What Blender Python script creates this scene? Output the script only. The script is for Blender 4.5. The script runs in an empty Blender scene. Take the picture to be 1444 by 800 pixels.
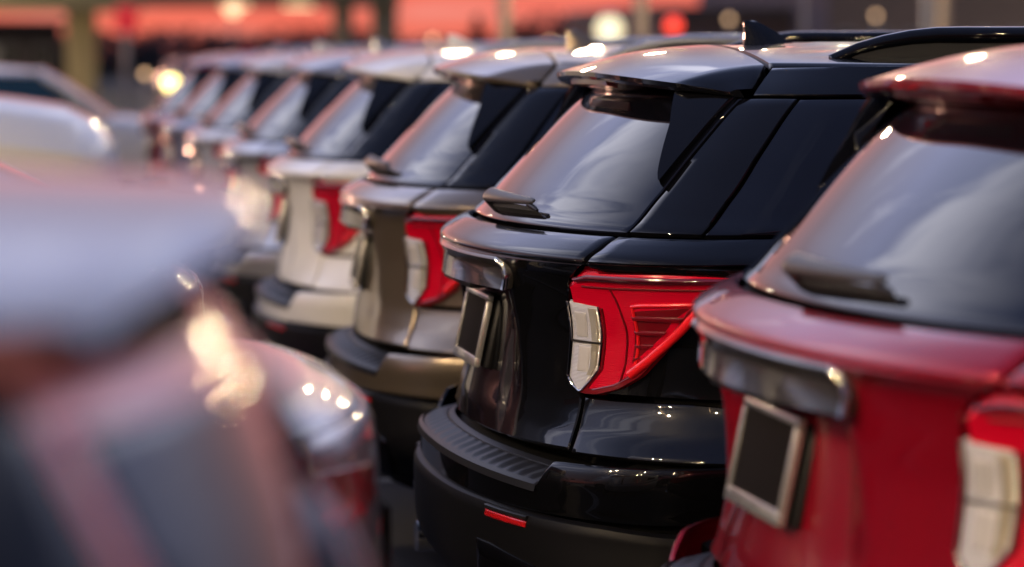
import bpy, bmesh, math, random
from mathutils import Vector, Matrix
random.seed(7)
SC = bpy.context.scene
COL = SC.collection
PI = math.pi

# ------------------------------------------------------------------ camera
cam_d = bpy.data.cameras.new('camera')
cam = bpy.data.objects.new('camera', cam_d); COL.objects.link(cam)
cam_d.sensor_width = 36.0; cam_d.lens = 99.2
cam_d.clip_start = 0.05; cam_d.clip_end = 3000
PITCH = math.radians(4.597); YAW = math.radians(10.72)
cam.location = (0, 0, 1.70)
cam.rotation_euler = (PI/2 - PITCH, 0, -YAW)
cam_d.dof.use_dof = True
cam_d.dof.focus_distance = 6.80
cam_d.dof.aperture_fstop = 1.8
cam_d.dof.aperture_blades = 0
SC.camera = cam

# ------------------------------------------------------------------ view / render
SC.view_settings.view_transform = 'Standard'
SC.view_settings.look = 'None'
SC.view_settings.gamma = 1
SC.view_settings.exposure = -0.05
SC.cycles.max_bounces = 8
SC.cycles.glossy_bounces = 5
SC.cycles.sample_clamp_indirect = 12
SC.cycles.use_denoising = True

# ------------------------------------------------------------------ sky at dusk
world = bpy.data.worlds.new('World'); SC.world = world
world.use_nodes = True
nt = world.node_tree; N = nt.nodes; L = nt.links
N.clear()
SUN_AZ = math.radians(-14)            # azimuth of the afterglow, from +Y towards +X
SUN_EL = math.radians(1.5)
def nd(t, **kw):
    n = N.new(t)
    for k, v in kw.items(): setattr(n, k, v)
    return n
def wmath(op, a, b=None, clamp=False):
    n = nd('ShaderNodeMath', operation=op, use_clamp=clamp)
    for i, v in enumerate((a, b)):
        if v is None: continue
        if isinstance(v, (int, float)): n.inputs[i].default_value = v
        else: L.new(v, n.inputs[i])
    return n.outputs[0]
def wramp(fac, stops):
    r = nd('ShaderNodeValToRGB'); L.new(fac, r.inputs[0])
    e = r.color_ramp.elements
    e[0].position, e[0].color = stops[0][0], (*stops[0][1], 1)
    e[1].position, e[1].color = stops[-1][0], (*stops[-1][1], 1)
    for p, c in stops[1:-1]:
        q = e.new(p); q.color = (*c, 1)
    return r.outputs[0]
tc = nd('ShaderNodeTexCoord')
sep = nd('ShaderNodeSeparateXYZ'); L.new(tc.outputs['Generated'], sep.inputs[0])
X_, Y_, Z_ = sep.outputs
zc = wmath('MAXIMUM', Z_, 0.0)
# warm side of the sky (towards the afterglow) and the blue dusk side
warm = wramp(zc, [(0.0, (.93, .165, .10)), (.018, (.95, .17, .125)), (.04, (1.0, .26, .22)), (.09, (.92, .38, .40)),
                  (.15, (.58, .29, .30)), (.24, (.50, .38, .47)), (.32, (.68, .66, .92)), (.42, (.86, .92, 1.44)), (.55, (.86, .95, 1.48)), (.68, (.36, .43, .74)), (.8, (.20, .26, .50)), (1.0, (.14, .19, .40))])
cold = wramp(zc, [(0.0, (.040, .036, .046)), (.10, (.060, .058, .095)), (.3, (.075, .092, .19)), (.6, (.09, .125, .28)), (1.0, (.14, .19, .40))])
az = wmath('ADD', wmath('MULTIPLY', X_, math.sin(SUN_AZ)), wmath('MULTIPLY', Y_, math.cos(SUN_AZ)))
azf = nd('ShaderNodeMapRange', interpolation_type='SMOOTHSTEP')
L.new(az, azf.inputs[0]); azf.inputs[1].default_value = -.45; azf.inputs[2].default_value = .75
mixs = nd('ShaderNodeMix', data_type='RGBA'); L.new(azf.outputs[0], mixs.inputs[0]); L.new(cold, mixs.inputs[6]); L.new(warm, mixs.inputs[7])
# streaky high cloud, laid out on a plane overhead
den = wmath('ADD', wmath('MAXIMUM', Z_, 0.0), .12)
cx = wmath('DIVIDE', X_, den); cy = wmath('DIVIDE', Y_, den)
cmb = nd('ShaderNodeCombineXYZ'); L.new(cx, cmb.inputs[0]); L.new(cy, cmb.inputs[1])
mp = nd('ShaderNodeMapping'); L.new(cmb.outputs[0], mp.inputs[0])
mp.inputs['Rotation'].default_value = (0, 0, math.radians(-12)); mp.inputs['Scale'].default_value = (2.2, .38, 1)
cn = nd('ShaderNodeTexNoise'); L.new(mp.outputs[0], cn.inputs['Vector'])
cn.inputs['Scale'].default_value = 1.45; cn.inputs['Detail'].default_value = 5; cn.inputs['Roughness'].default_value = .55; cn.inputs['Distortion'].default_value = .5
cr = nd('ShaderNodeMapRange', interpolation_type='SMOOTHSTEP'); L.new(cn.outputs[0], cr.inputs[0])
cr.inputs[1].default_value = .50; cr.inputs[2].default_value = .61
cw = nd('ShaderNodeMapRange'); L.new(zc, cw.inputs[0]); cw.inputs[1].default_value = .30; cw.inputs[2].default_value = .42
cw2 = nd('ShaderNodeMapRange'); L.new(zc, cw2.inputs[0]); cw2.inputs[1].default_value = .78; cw2.inputs[2].default_value = .52
camt = wmath('MULTIPLY', wmath('MULTIPLY', cr.outputs[0], wmath('MULTIPLY', cw.outputs[0], cw2.outputs[0])), wmath('ADD', wmath('MULTIPLY', azf.outputs[0], .80), .03))
cmix = nd('ShaderNodeMix', data_type='RGBA'); L.new(camt, cmix.inputs[0]); L.new(mixs.outputs[2], cmix.inputs[6]); cmix.inputs[7].default_value = (2.4, 2.4, 2.8, 1)
# broken pink and dusky bands of low cloud along the horizon
mp2 = nd('ShaderNodeMapping'); L.new(tc.outputs['Generated'], mp2.inputs[0]); mp2.inputs['Scale'].default_value = (9, 9, 90)
ln = nd('ShaderNodeTexNoise'); L.new(mp2.outputs[0], ln.inputs['Vector']); ln.inputs['Scale'].default_value = 1.6; ln.inputs['Detail'].default_value = 4
lr = nd('ShaderNodeMapRange', interpolation_type='SMOOTHSTEP'); L.new(ln.outputs[0], lr.inputs[0]); lr.inputs[1].default_value = .44; lr.inputs[2].default_value = .66
lw = nd('ShaderNodeMapRange'); L.new(zc, lw.inputs[0]); lw.inputs[1].default_value = .09; lw.inputs[2].default_value = .03
lf = wmath('MULTIPLY', wmath('MULTIPLY', lr.outputs[0], lw.outputs[0]), wmath('MULTIPLY', azf.outputs[0], .75))
lmix = nd('ShaderNodeMix', data_type='RGBA'); L.new(lf, lmix.inputs[0]); L.new(cmix.outputs[2], lmix.inputs[6]); lmix.inputs[7].default_value = (1.0, .36, .30, 1)
bg1 = nd('ShaderNodeBackground'); L.new(lmix.outputs[2], bg1.inputs[0]); bg1.inputs[1].default_value = 0.95
sky = nd('ShaderNodeTexSky', sky_type='NISHITA'); sky.sun_disc = False
sky.sun_elevation = SUN_EL; sky.sun_rotation = SUN_AZ
bg2 = nd('ShaderNodeBackground'); L.new(sky.outputs[0], bg2.inputs[0]); bg2.inputs[1].default_value = 0.005
addw = nd('ShaderNodeAddShader'); L.new(bg1.outputs[0], addw.inputs[0]); L.new(bg2.outputs[0], addw.inputs[1])
wo = nd('ShaderNodeOutputWorld'); L.new(addw.outputs[0], wo.inputs[0])

# last of the afterglow as a weak low sun
sun_d = bpy.data.lights.new('sun', 'SUN'); sun_d.energy = 0.25; sun_d.angle = math.radians(4); sun_d.color = (1, .5, .34)
sun = bpy.data.objects.new('sun', sun_d); COL.objects.link(sun)
sdir = Vector((math.sin(SUN_AZ)*math.cos(SUN_EL), math.cos(SUN_AZ)*math.cos(SUN_EL), math.sin(SUN_EL)))
sun.rotation_euler = sdir.to_track_quat('Z', 'Y').to_euler()

# ------------------------------------------------------------------ materials
def mat(name, color, rough=.5, metal=0, coat=0, coat_r=.03, spec=.5, emis=None, estr=0, noise=None, bump=None, ior=None, coat_ior=1.5, fluted=None, rnoise=0):
    m = bpy.data.materials.new(name); m.use_nodes = True
    t = m.node_tree; b = t.nodes['Principled BSDF']
    b.inputs['Base Color'].default_value = (*color, 1)
    b.inputs['Roughness'].default_value = rough
    b.inputs['Metallic'].default_value = metal
    b.inputs['Coat Weight'].default_value = coat
    b.inputs['Coat Roughness'].default_value = coat_r
    b.inputs['Coat IOR'].default_value = coat_ior
    b.inputs['Specular IOR Level'].default_value = spec
    if ior: b.inputs['IOR'].default_value = ior
    if emis: b.inputs['Emission Color'].default_value = (*emis, 1); b.inputs['Emission Strength'].default_value = estr
    tcn = t.nodes.new('ShaderNodeTexCoord')
    if noise:
        sc, amt, col2 = noise
        n = t.nodes.new('ShaderNodeTexNoise'); n.inputs['Scale'].default_value = sc; n.inputs['Detail'].default_value = 6
        t.links.new(tcn.outputs['Object'], n.inputs['Vector'])
        mx = t.nodes.new('ShaderNodeMix'); mx.data_type = 'RGBA'
        mr = t.nodes.new('ShaderNodeMapRange'); t.links.new(n.outputs[0], mr.inputs[0]); mr.inputs[1].default_value = .35; mr.inputs[2].default_value = .7; mr.inputs[4].default_value = amt
        t.links.new(mr.outputs[0], mx.inputs[0]); mx.inputs[6].default_value = (*color, 1); mx.inputs[7].default_value = (*col2, 1)
        t.links.new(mx.outputs[2], b.inputs['Base Color'])
    if rnoise:
        n = t.nodes.new('ShaderNodeTexNoise'); n.inputs['Scale'].default_value = 9; n.inputs['Detail'].default_value = 5
        t.links.new(tcn.outputs['Object'], n.inputs['Vector'])
        mr = t.nodes.new('ShaderNodeMapRange'); t.links.new(n.outputs[0], mr.inputs[0]); mr.inputs[1].default_value = .4; mr.inputs[2].default_value = .75
        mr.inputs[3].default_value = coat_r; mr.inputs[4].default_value = coat_r + rnoise
        t.links.new(mr.outputs[0], b.inputs['Coat Roughness'])
    if bump:
        sc, st, dist = bump
        n = t.nodes.new('ShaderNodeTexNoise'); n.inputs['Scale'].default_value = sc; n.inputs['Detail'].default_value = 4
        t.links.new(tcn.outputs['Object'], n.inputs['Vector'])
        bp = t.nodes.new('ShaderNodeBump'); bp.inputs['Strength'].default_value = st; bp.inputs['Distance'].default_value = dist
        t.links.new(n.outputs[0], bp.inputs['Height']); t.links.new(bp.outputs[0], b.inputs['Normal'])
    if fluted:
        ax, sc, st = fluted
        w = t.nodes.new('ShaderNodeTexWave'); w.bands_direction = ax; w.inputs['Scale'].default_value = sc
        t.links.new(tcn.outputs['Object'], w.inputs['Vector'])
        bp = t.nodes.new('ShaderNodeBump'); bp.inputs['Strength'].default_value = st; bp.inputs['Distance'].default_value = .002
        t.links.new(w.outputs[0], bp.inputs['Height']); t.links.new(bp.outputs[0], b.inputs['Normal'])
    return m
def paint(name, color, metal=0.0, rough=.35):
    return mat(name, color, rough, metal, 1.0, .012, .4, rnoise=.05)
P_BLACK = mat('black_paint', (.0025, .0025, .003), .3, 0, 1.0, .012, .05, rnoise=.04)
P_RED = mat('red_paint', (.25, .002, .013), .30, .3, 1.0, .012, .2, rnoise=.05)
P_BRONZE = paint('bronze_paint', (.27, .215, .155), .75, .30)
P_WHITE = paint('white_paint', (.82, .81, .79), 0, .4)
P_SILVER = paint('silver_paint', (.46, .46, .48), .7, .35)
P_GREY = paint('grey_paint', (.16, .165, .18), .6, .35)
P_PEARL = paint('pearl_paint', (.66, .65, .66), .15, .38)
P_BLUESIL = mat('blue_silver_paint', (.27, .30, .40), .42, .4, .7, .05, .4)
M_GLASS = mat('dark_tinted_glass', (.003, .003, .005), .02, 0, 1.0, .0, .1, coat_ior=1.6)
M_GLOSSBLK = mat('gloss_black_trim', (.003, .003, .004), .06, 0, 1.0, .02, .05, coat_ior=1.45)
M_SATINBLK = mat('satin_black_trim', (.010, .010, .011), .35)
M_WIPER = mat('satin_black_wiper', (.030, .028, .027), .38)
M_CLAD = mat('textured_black_cladding', (.005, .005, .006), .45, spec=.16, bump=(420, .25, .001))
M_PAD = mat('ribbed_step_pad', (.010, .010, .012), .42, spec=.3)
M_SHELL = mat('dark_inner_body', (.003, .003, .003), .7, spec=.1)
M_CHROME = mat('chrome', (.72, .71, .70), .09, 1.0)
M_SMOKECHROME = mat('smoked_chrome', (.045, .040, .037), .22, .35, 1.0, .05)
M_SILVERMET = mat('silver_rail', (.48, .49, .51), .28, .9)
M_REDLENS = mat('red_lens', (.60, .001, .022), .22, 0, 1.0, .02, .5, fluted=('Z', 60, .18))
M_REDDEEP = mat('deep_red_lens', (.15, .002, .006), .30, 0, .9, .03, .5)
M_REDTUBE = mat('red_light_tube', (.85, .012, .02), .15, 0, 1.0, .02, .5)
M_CLEAR = mat('clear_lens', (.72, .69, .68), .20, .35, 1.0, .02, .5, fluted=('Z', 95, .6))
M_STRIPGLINT = mat('fluted_strip_glint', (.80, .70, .50), .22, .5, 1.0, .02, .5, fluted=('Z', 160, 1.0))  # fluted strip with a yellow lamp reflection put into its base colour
M_BOWL = mat('reflector_bowl', (.66, .64, .66), .32, .25, 1.0, .03)
M_REFL = mat('red_reflector', (.55, .008, .012), .2, 0, 1.0, .03, fluted=('Y', 60, .5))
M_FRAME = mat('satin_silver_frame', (.62, .60, .58), .26, .75, .5, .05, noise=(30, .5, (.45, .44, .42)))
M_PLATE = mat('blank_dark_plate', (.010, .008, .008), .75, spec=.04)
M_RUBBER = mat('tyre_rubber', (.018, .018, .018), .75, bump=(90, .3, .003))
M_RIM = mat('alloy_rim', (.38, .38, .40), .28, .9)
M_WHITEPLATE = mat('white_plate', (.7, .7, .72), .4)

# ------------------------------------------------------------------ helpers
def link(name, me, m=None, parent=None):
    o = bpy.data.objects.new(name, me); COL.objects.link(o)
    if m is not None:
        for q in (m if isinstance(m, (list, tuple)) else [m]): me.materials.append(q)
    if parent: o.parent = parent
    return o
def obj(name, bm, m, parent=None, smooth=True, sharp=38):
    bmesh.ops.recalc_face_normals(bm, faces=bm.faces) if False else None
    me = bpy.data.meshes.new(name); bm.to_mesh(me); bm.free()
    if smooth:
        me.shade_smooth()
        if sharp: me.set_sharp_from_angle(angle=math.radians(sharp))
    return link(name, me, m, parent)
def tag(o, label=None, cat=None, group=None, kind=None):
    if label: o['label'] = label
    if cat: o['category'] = cat
    if group: o['group'] = group
    if kind: o['kind'] = kind
    return o
def empty(name, loc=(0, 0, 0), rz=0):
    o = bpy.data.objects.new(name, None); COL.objects.link(o)
    o.location = loc; o.rotation_euler = (0, 0, rz); o.empty_display_size = .2
    return o
def kids(o): return list(o.children)
def copy_tree(o, parent=None):
    c = o.copy(); COL.objects.link(c); c.parent = parent
    for ch in kids(o): copy_tree(ch, c)
    return c
def repaint(o, m):
    for s in o.material_slots:
        if s.material and s.material in m:
            n = m[s.material]; s.link = 'OBJECT'; s.material = n
    for ch in kids(o): repaint(ch, m)

def add_box(bm, cx, cy, cz, sx, sy, sz, bev=0, rot=None, seg=2):
    r = bmesh.ops.create_cube(bm, size=1)
    vs = r['verts']
    M = Matrix.Diagonal((sx, sy, sz, 1))
    if rot is not None: M = rot.to_4x4() @ M
    bmesh.ops.transform(bm, matrix=Matrix.Translation((cx, cy, cz)) @ M, verts=vs)
    if bev:
        es = list({e for v in vs for e in v.link_edges})
        bmesh.ops.bevel(bm, geom=es, offset=bev, segments=seg, affect='EDGES', profile=.6)
def add_tube(bm, pts, rad, seg=10, sx=1.0, cap=True):
    """sweep a round section along pts; rad may be a list; sx flattens across the local side axis"""
    pts = [Vector(p) for p in pts]; n = len(pts)
    if not isinstance(rad, (list, tuple)): rad = [rad]*n
    rings = []
    for i, p in enumerate(pts):
        t = (pts[min(i+1, n-1)] - pts[max(i-1, 0)]).normalized()
        u = Vector((0, 0, 1))
        if abs(t.z) > .97: u = Vector((0, 1, 0))
        s = t.cross(u).normalized(); u = s.cross(t).normalized()
        rings.append([bm.verts.new(p + s*math.cos(a)*rad[i]*sx + u*math.sin(a)*rad[i]) for a in [2*PI*k/seg for k in range(seg)]])
    for a, b in zip(rings, rings[1:]):
        for k in range(seg): bm.faces.new((a[k], a[(k+1) % seg], b[(k+1) % seg], b[k]))
    if cap:
        bm.faces.new(rings[0][::-1]); bm.faces.new(rings[-1])
def add_lathe(bm, prof, axis='Y', c=(0, 0, 0), seg=40):
    """prof: list of (r, h) revolved round the axis"""
    rings = []
    for r, h in prof:
        ring = []
        for k in range(seg):
            a = 2*PI*k/seg
            if axis == 'Y': p = (c[0]+r*math.cos(a), c[1]+h, c[2]+r*math.sin(a))
            elif axis == 'Z': p = (c[0]+r*math.cos(a), c[1]+r*math.sin(a), c[2]+h)
            else: p = (c[0]+h, c[1]+r*math.cos(a), c[2]+r*math.sin(a))
            ring.append(bm.verts.new(p))
        rings.append(ring)
    for a, b in zip(rings, rings[1:]):
        for k in range(seg): bm.faces.new((a[k], a[(k+1) % seg], b[(k+1) % seg], b[k]))
    for ring in (rings[0], rings[-1]):
        if (ring[0].co - ring[seg//2].co).length > 1e-5:
            try: bm.faces.new(ring)
            except ValueError: pass
    bmesh.ops.recalc_face_normals(bm, faces=bm.faces)
def loft(bm, secs, closed_ring=True, cap=True):
    rings = [[bm.verts.new(p) for p in s] for s in secs]
    n = len(rings[0])
    for a, b in zip(rings, rings[1:]):
        for k in range(n if closed_ring else n-1):
            bm.faces.new((a[k], a[(k+1) % n], b[(k+1) % n], b[k]))
    if cap:
        bm.faces.new(rings[0][::-1]); bm.faces.new(rings[-1])
    bmesh.ops.recalc_face_normals(bm, faces=bm.faces)

# ------------------------------------------------------------------ the skin of the SUV (x forward from the rear bumper, y left, z up)
# z: xr, a, w, n
SEG=[ # three segments, creases between
 [(.16,.16,.50,.93,2.3),(.30,.055,.50,.97,2.3),(.45,.012,.50,.995,2.3),(.56,.008,.50,.985,2.3),(.61,.010,.50,.985,2.3),(.68,.010,.50,.998,2.3),(.735,.028,.50,1.002,2.3)],
 [(.735,.086,.62,.995,2.1),(.80,.092,.66,.975,2.0),(.88,.096,.68,.955,1.95),(1.0,.094,.68,.972,1.93),(1.10,.088,.64,.99,1.95),(1.17,.080,.58,.99,2.0),(1.205,.058,.52,.985,2.1)],
 [(1.205,.056,.50,.985,2.1),(1.222,.062,.50,.98,2.1),(1.25,.097,.50,.958,2.1),(1.28,.152,.50,.93,2.1),(1.36,.225,.50,.90,2.1),(1.48,.338,.47,.862,2.1),(1.60,.468,.43,.815,2.1),(1.66,.55,.42,.775,2.1),(1.72,.63,.42,.73,2.1)]]
def _pchip(xs,ys):
    n=len(xs); h=[xs[i+1]-xs[i] for i in range(n-1)]; d=[(ys[i+1]-ys[i])/h[i] for i in range(n-1)]
    m=[0]*n; m[0]=d[0]; m[-1]=d[-1]
    for i in range(1,n-1):
        if d[i-1]*d[i]>0:
            a=2*h[i]+h[i-1]; b=h[i]+2*h[i-1]; m[i]=(a+b)/(a/d[i-1]+b/d[i])
    return xs,ys,h,m
def _ev(p,x):
    xs,ys,h,m=p; n=len(xs); i=0
    while i<n-2 and x>xs[i+1]: i+=1
    t=(x-xs[i])/h[i]; t2=t*t; t3=t2*t
    return ys[i]*(2*t3-3*t2+1)+h[i]*m[i]*(t3-2*t2+t)+ys[i+1]*(3*t2-2*t3)+h[i]*m[i+1]*(t3-t2)
PC=[[_pchip([r[0] for r in s],[r[k] for r in s]) for k in range(1,5)] for s in SEG]
BRK=[.735,1.205]
def params(z):
    k=sum(1 for b in BRK if z>=b)
    return [_ev(PC[k][j],z) for j in range(4)]
def S(s,z):
    """car skin; s=0 centre of the tail, +-1 where the corner meets the flank; s>0 is the right (y<0)"""
    xr,a,w,n=params(z); sg=1 if s>=0 else -1; t=abs(s)
    if t<=1:
        th=t*math.pi/2; e=2/n
        y=w*max(math.sin(th),0)**e; x=xr+a*(1-max(math.cos(th),0)**e)
    else:
        y=w; x=xr+a+(t-1)
    return (x,-sg*y,z)


def Sn(s, z):
    e = 2e-3
    sa = max(abs(s), .02)*(1 if s >= 0 else -1)
    a = Vector(S(sa+e, z)) - Vector(S(sa-e, z))
    lo, hi = z-e, z+e
    for b in BRK:
        if lo < b <= z: lo = z
        if z < b <= hi: hi = b-1e-6
    b_ = Vector(S(sa, hi)) - Vector(S(sa, lo))
    return a.cross(b_).normalized()
def SP(s, z, off=0.0):
    p = Vector(S(s, z))
    return p + Sn(s, z)*off if off else p
def resample(poly, ts):
    if len(poly) == 1: return [poly[0]]*len(ts)
    d = [0]
    for a, b in zip(poly, poly[1:]): d.append(d[-1] + math.hypot((a[0]-b[0])*.9, a[1]-b[1]))
    tot = d[-1] or 1; out = []
    for t in ts:
        q = t*tot; i = 0
        while i < len(poly)-2 and q > d[i+1]: i += 1
        f = (q-d[i])/((d[i+1]-d[i]) or 1)
        out.append((poly[i][0]*(1-f)+poly[i+1][0]*f, poly[i][1]*(1-f)+poly[i+1][1]*f))
    return out
def edge_ts(n, length, e=.004):
    k = min(.2, e/max(length, .02))
    inner = [k + (1-2*k)*i/n for i in range(n+1)]
    return [0, k*.35] + inner + [1-k*.35, 1]
def patch(bm, A, B, nt_=16, nu=12, off=0.0, roll=.012, edge=.006, mirror=False, disp=None, flip=False):
    """panel between polylines A and B given in (s, z), on the skin + off, edges rolled in by `roll`"""
    if mirror: A = [(-s, z) for s, z in A]; B = [(-s, z) for s, z in B]
    la = sum((SP(*A[i])-SP(*A[i+1])).length for i in range(len(A)-1))
    m0 = (SP(*A[len(A)//2])-SP(*B[len(B)//2])).length
    ts = edge_ts(nt_, la, edge); us = edge_ts(nu, m0, edge)
    ra, rb = resample(A, ts), resample(B, ts)
    V = []
    for j, (a, b) in enumerate(zip(ra, rb)):
        row = []
        for i, u in enumerate(us):
            s, z = a[0]*(1-u)+b[0]*u, a[1]*(1-u)+b[1]*u
            k = min(i, j, len(us)-1-i, len(ts)-1-j)
            o = off - (roll if k == 0 else (roll*.22 if k == 1 else 0))
            if disp: o += disp(s, z)
            row.append(bm.verts.new(SP(s, z, o)))
        V.append(row)
    fs = []
    for j in range(len(V)-1):
        for i in range(len(us)-1):
            fs.append(bm.faces.new((V[j][i], V[j][i+1], V[j+1][i+1], V[j+1][i])))
    # orient outward
    mid = fs[len(fs)//2]; mid.normal_update()
    s, z = ra[len(ra)//2][0]*.5+rb[len(rb)//2][0]*.5, ra[len(ra)//2][1]*.5+rb[len(rb)//2][1]*.5
    if mid.normal.dot(Sn(s, z)) < 0: bmesh.ops.reverse_faces(bm, faces=fs)
def panel(name, m, parent, A, B, both=True, **kw):
    """one object per side"""
    out = []
    for mi in ((False, True) if both else (False,)):
        bm = bmesh.new(); patch(bm, A, B, mirror=mi, **kw); out.append(obj(name, bm, m, parent))
    return out
def s_at(x, z):
    """s on the right flank / corner where the skin reaches x"""
    lo, hi = 0.02, 5.0
    for _ in range(40):
        mid = (lo+hi)/2
        if S(mid, z)[0] < x: lo = mid
        else: hi = mid
    return (lo+hi)/2
def roof_half(x):
    if x > 1.05: return S(s_at(1.05, 1.68), 1.68)[1]*-1
    return -S(s_at(x, 1.68), 1.68)[1]
def roof_z(x, y):
    w = roof_half(x); c = .052 if x < 1.2 else .052 + .012*min(1, (x-1.2)/.8)
    fall = 0 if x < 2.3 else -.045*((x-2.3)/.8)**2
    return 1.68 + c*(1-min(1, abs(y)/w)**2.2) + fall

def tail_disp(s, z):
    """sculpting of the tailgate: plate recess with sloping cheeks, crease above the step"""
    y = abs(S(s, z)[1])
    def sm(a, b, v):
        t = max(0, min(1, (v-a)/(b-a))); return t*t*(3-2*t)
    rec = (1-sm(.30 + .10*(1.1-z), .40 + .16*(1.1-z), y))*(1-sm(1.10, 1.15, z))
    return -(.012 + .044*max(0, min(1, (z-.80)/.25)))*rec

def make_suv():
    root = empty('sport_utility_vehicle')
    P = P_BLACK
    # --- dark structure behind the panel gaps
    bm = bmesh.new()
    zs = [.20+.045*i for i in range(33)]; ss = [-1.9+3.8*i/60 for i in range(61)]
    V = [[bm.verts.new(SP(s, min(z, 1.665), -.028 - (.05 if z < 1.2 and abs(s) < .6 else 0))) for s in ss] for z in zs]
    for a, b in zip(V, V[1:]):
        for i in range(60): bm.faces.new((a[i], a[i+1], b[i+1], b[i]))
    obj('inner_body', bm, M_SHELL, root)
    # --- glass and hatch
    bm = bmesh.new(); patch(bm, [(-.614, 1.2795), (-.646, 1.615)], [(.614, 1.2795), (.646, 1.615)], nt_=22, nu=60, off=.0, roll=.014)
    obj('rear_window', bm, M_GLASS, root)
    FL = [(.474, 1.592), (.540, 1.508), (.586, 1.420), (.598, 1.400), (.609, 1.389)]
    FR = [(.634, 1.604), (.628, 1.542), (.621, 1.475), (.613, 1.414), (.610, 1.387)]
    panel('spoiler_fin', M_GLOSSBLK, root, FL, FR, off=.009, roll=.050, nt_=14, nu=8, edge=.005, disp=lambda s, z: max(0, .634-abs(s))*.42)
    panel('rear_pillar', M_GLOSSBLK, root, [(.621, 1.2795), (.832, 1.2785)], [(.654, 1.6), (.834, 1.6)], off=.002, nt_=8, nu=18)
    q1 = s_at(1.45, 1.279); q2 = s_at(1.45, 1.6)
    panel('quarter_window', M_GLASS, root, [(.839, 1.2785), (q1, 1.2785)], [(.841, 1.6), (q2, 1.6)], off=0, nt_=20, nu=18)
    def side_glass(xa, xb, xa2, xb2):
        panel('side_window', M_GLASS, root, [(s_at(xa, 1.279), 1.2785), (s_at(xb, 1.279), 1.2785)], [(s_at(xa2, 1.6), 1.6), (s_at(xb2, 1.6), 1.6)], off=0, nt_=8, nu=10)
    side_glass(1.57, 2.38, 1.57, 2.36); side_glass(2.44, 3.62, 2.42, 3.02)
    panel('door_pillar', M_GLOSSBLK, root, [(s_at(1.456, 1.279), 1.2785), (s_at(1.562, 1.279), 1.2785)], [(s_at(1.456, 1.6), 1.6), (s_at(1.562, 1.6), 1.6)], nt_=3, nu=8)
    # --- tailgate: ledge under the glass, lower door
    A = [(-.584, 1.2075), (-.596, 1.24), (-.594, 1.273)]; B = [(.584, 1.2075), (.596, 1.24), (.594, 1.273)]
    bm = bmesh.new(); patch(bm, A, B, nt_=10, nu=56, roll=.012, edge=.013)
    tg = obj('tailgate', bm, P, root)
    SH = [(.462, .742), (.4640, .782), (.4700, .8274), (.4725, .868), (.442, .915), (.452, 1.11), (.468, 1.15), (.487, 1.168), (.526, 1.187), (.574, 1.2025)]
    bm = bmesh.new(); patch(bm, [(-s, z) for s, z in SH], SH, nt_=34, nu=72, roll=.014, disp=tail_disp)
    obj('tailgate_door', bm, P, root)
    # --- bar over the plate
    bm = bmesh.new(); 
    BR = [(.287, 1.1195), (.292, 1.158), (.281, 1.190), (.268, 1.2)]
    bdisp = lambda s, z: (1.2-z)*.30
    patch(bm, [(-s, z) for s, z in BR], BR, nt_=10, nu=40, off=.008, roll=.026, edge=.004, disp=bdisp)
    bar = obj('tailgate_bar', bm, M_SMOKECHROME, root)
    bm = bmesh.new()
    RB = [(.279, 1.1215), (.284, 1.158), (.274, 1.187), (.262, 1.196)]
    RT = [(.288, 1.1195), (.293, 1.158), (.282, 1.1905), (.269, 1.2005)]
    for mi in (False, True):
        bm = bmesh.new(); patch(bm, RB, RT, nt_=12, nu=3, off=.0115, roll=.01, edge=.0025, disp=bdisp, mirror=mi); obj('bar_end_trim', bm, M_CHROME, bar)
    # --- number plate
    c = Vector((.132, 0, .985)); tilt = math.radians(12)
    R = Matrix.Rotation(tilt, 3, 'Y')
    bm = bmesh.new()
    for (dy, dz, sy, sz) in ((0, .086, .328, .016), (0, -.084, .328, .028), (.157, 0, .014, .156), (-.157, 0, .014, .156)):
        p = c + R @ Vector((-.012, dy, dz)); add_box(bm, *p, .018, sy, sz, .005, R)
    fr = obj('licence_plate', bm, M_FRAME, root)
    bm = bmesh.new(); add_box(bm, *(c + R @ Vector((-.008, 0, 0))), .012, .305, .16, .002, R); obj('plate_panel', bm, M_PLATE, fr)
    bm = bmesh.new(); add_box(bm, *(c + R @ Vector((.016, 0, -.002))), .022, .345, .19, .012, R); obj('plate_mount', bm, M_SATINBLK, root)
    # plate lamp housing hung under the bar
    bm = bmesh.new(); add_box(bm, *(SP(0, 1.112, -.012)), .05, .40, .022, .008); obj('plate_lamp_housing', bm, M_SATINBLK, root)
    # --- tail lamps
    T = [(.4725, 1.1496), (.4940, 1.167), (.5330, 1.1822), (.6111, 1.1836), (.7463, 1.1864), (.8684, 1.1835), (1.06, 1.176), (1.10, 1.170)]
    Bt = [(.4450, .9178), (.4620, .8919), (.4792, .8732), (.5209, .8745), (.5706, .8935), (.6185, .9271), (.6807, 1.0087), (.7596, 1.0947), (.8100, 1.1300), (1.05, 1.142), (1.10, 1.155)]
    GA = [(.612, 1.1045), (.640, 1.106), (.70, 1.108), (.752, 1.1115)]; GB = [(.594, .951), (.640, 1.004), (.70, 1.077), (.752, 1.110)]
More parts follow.
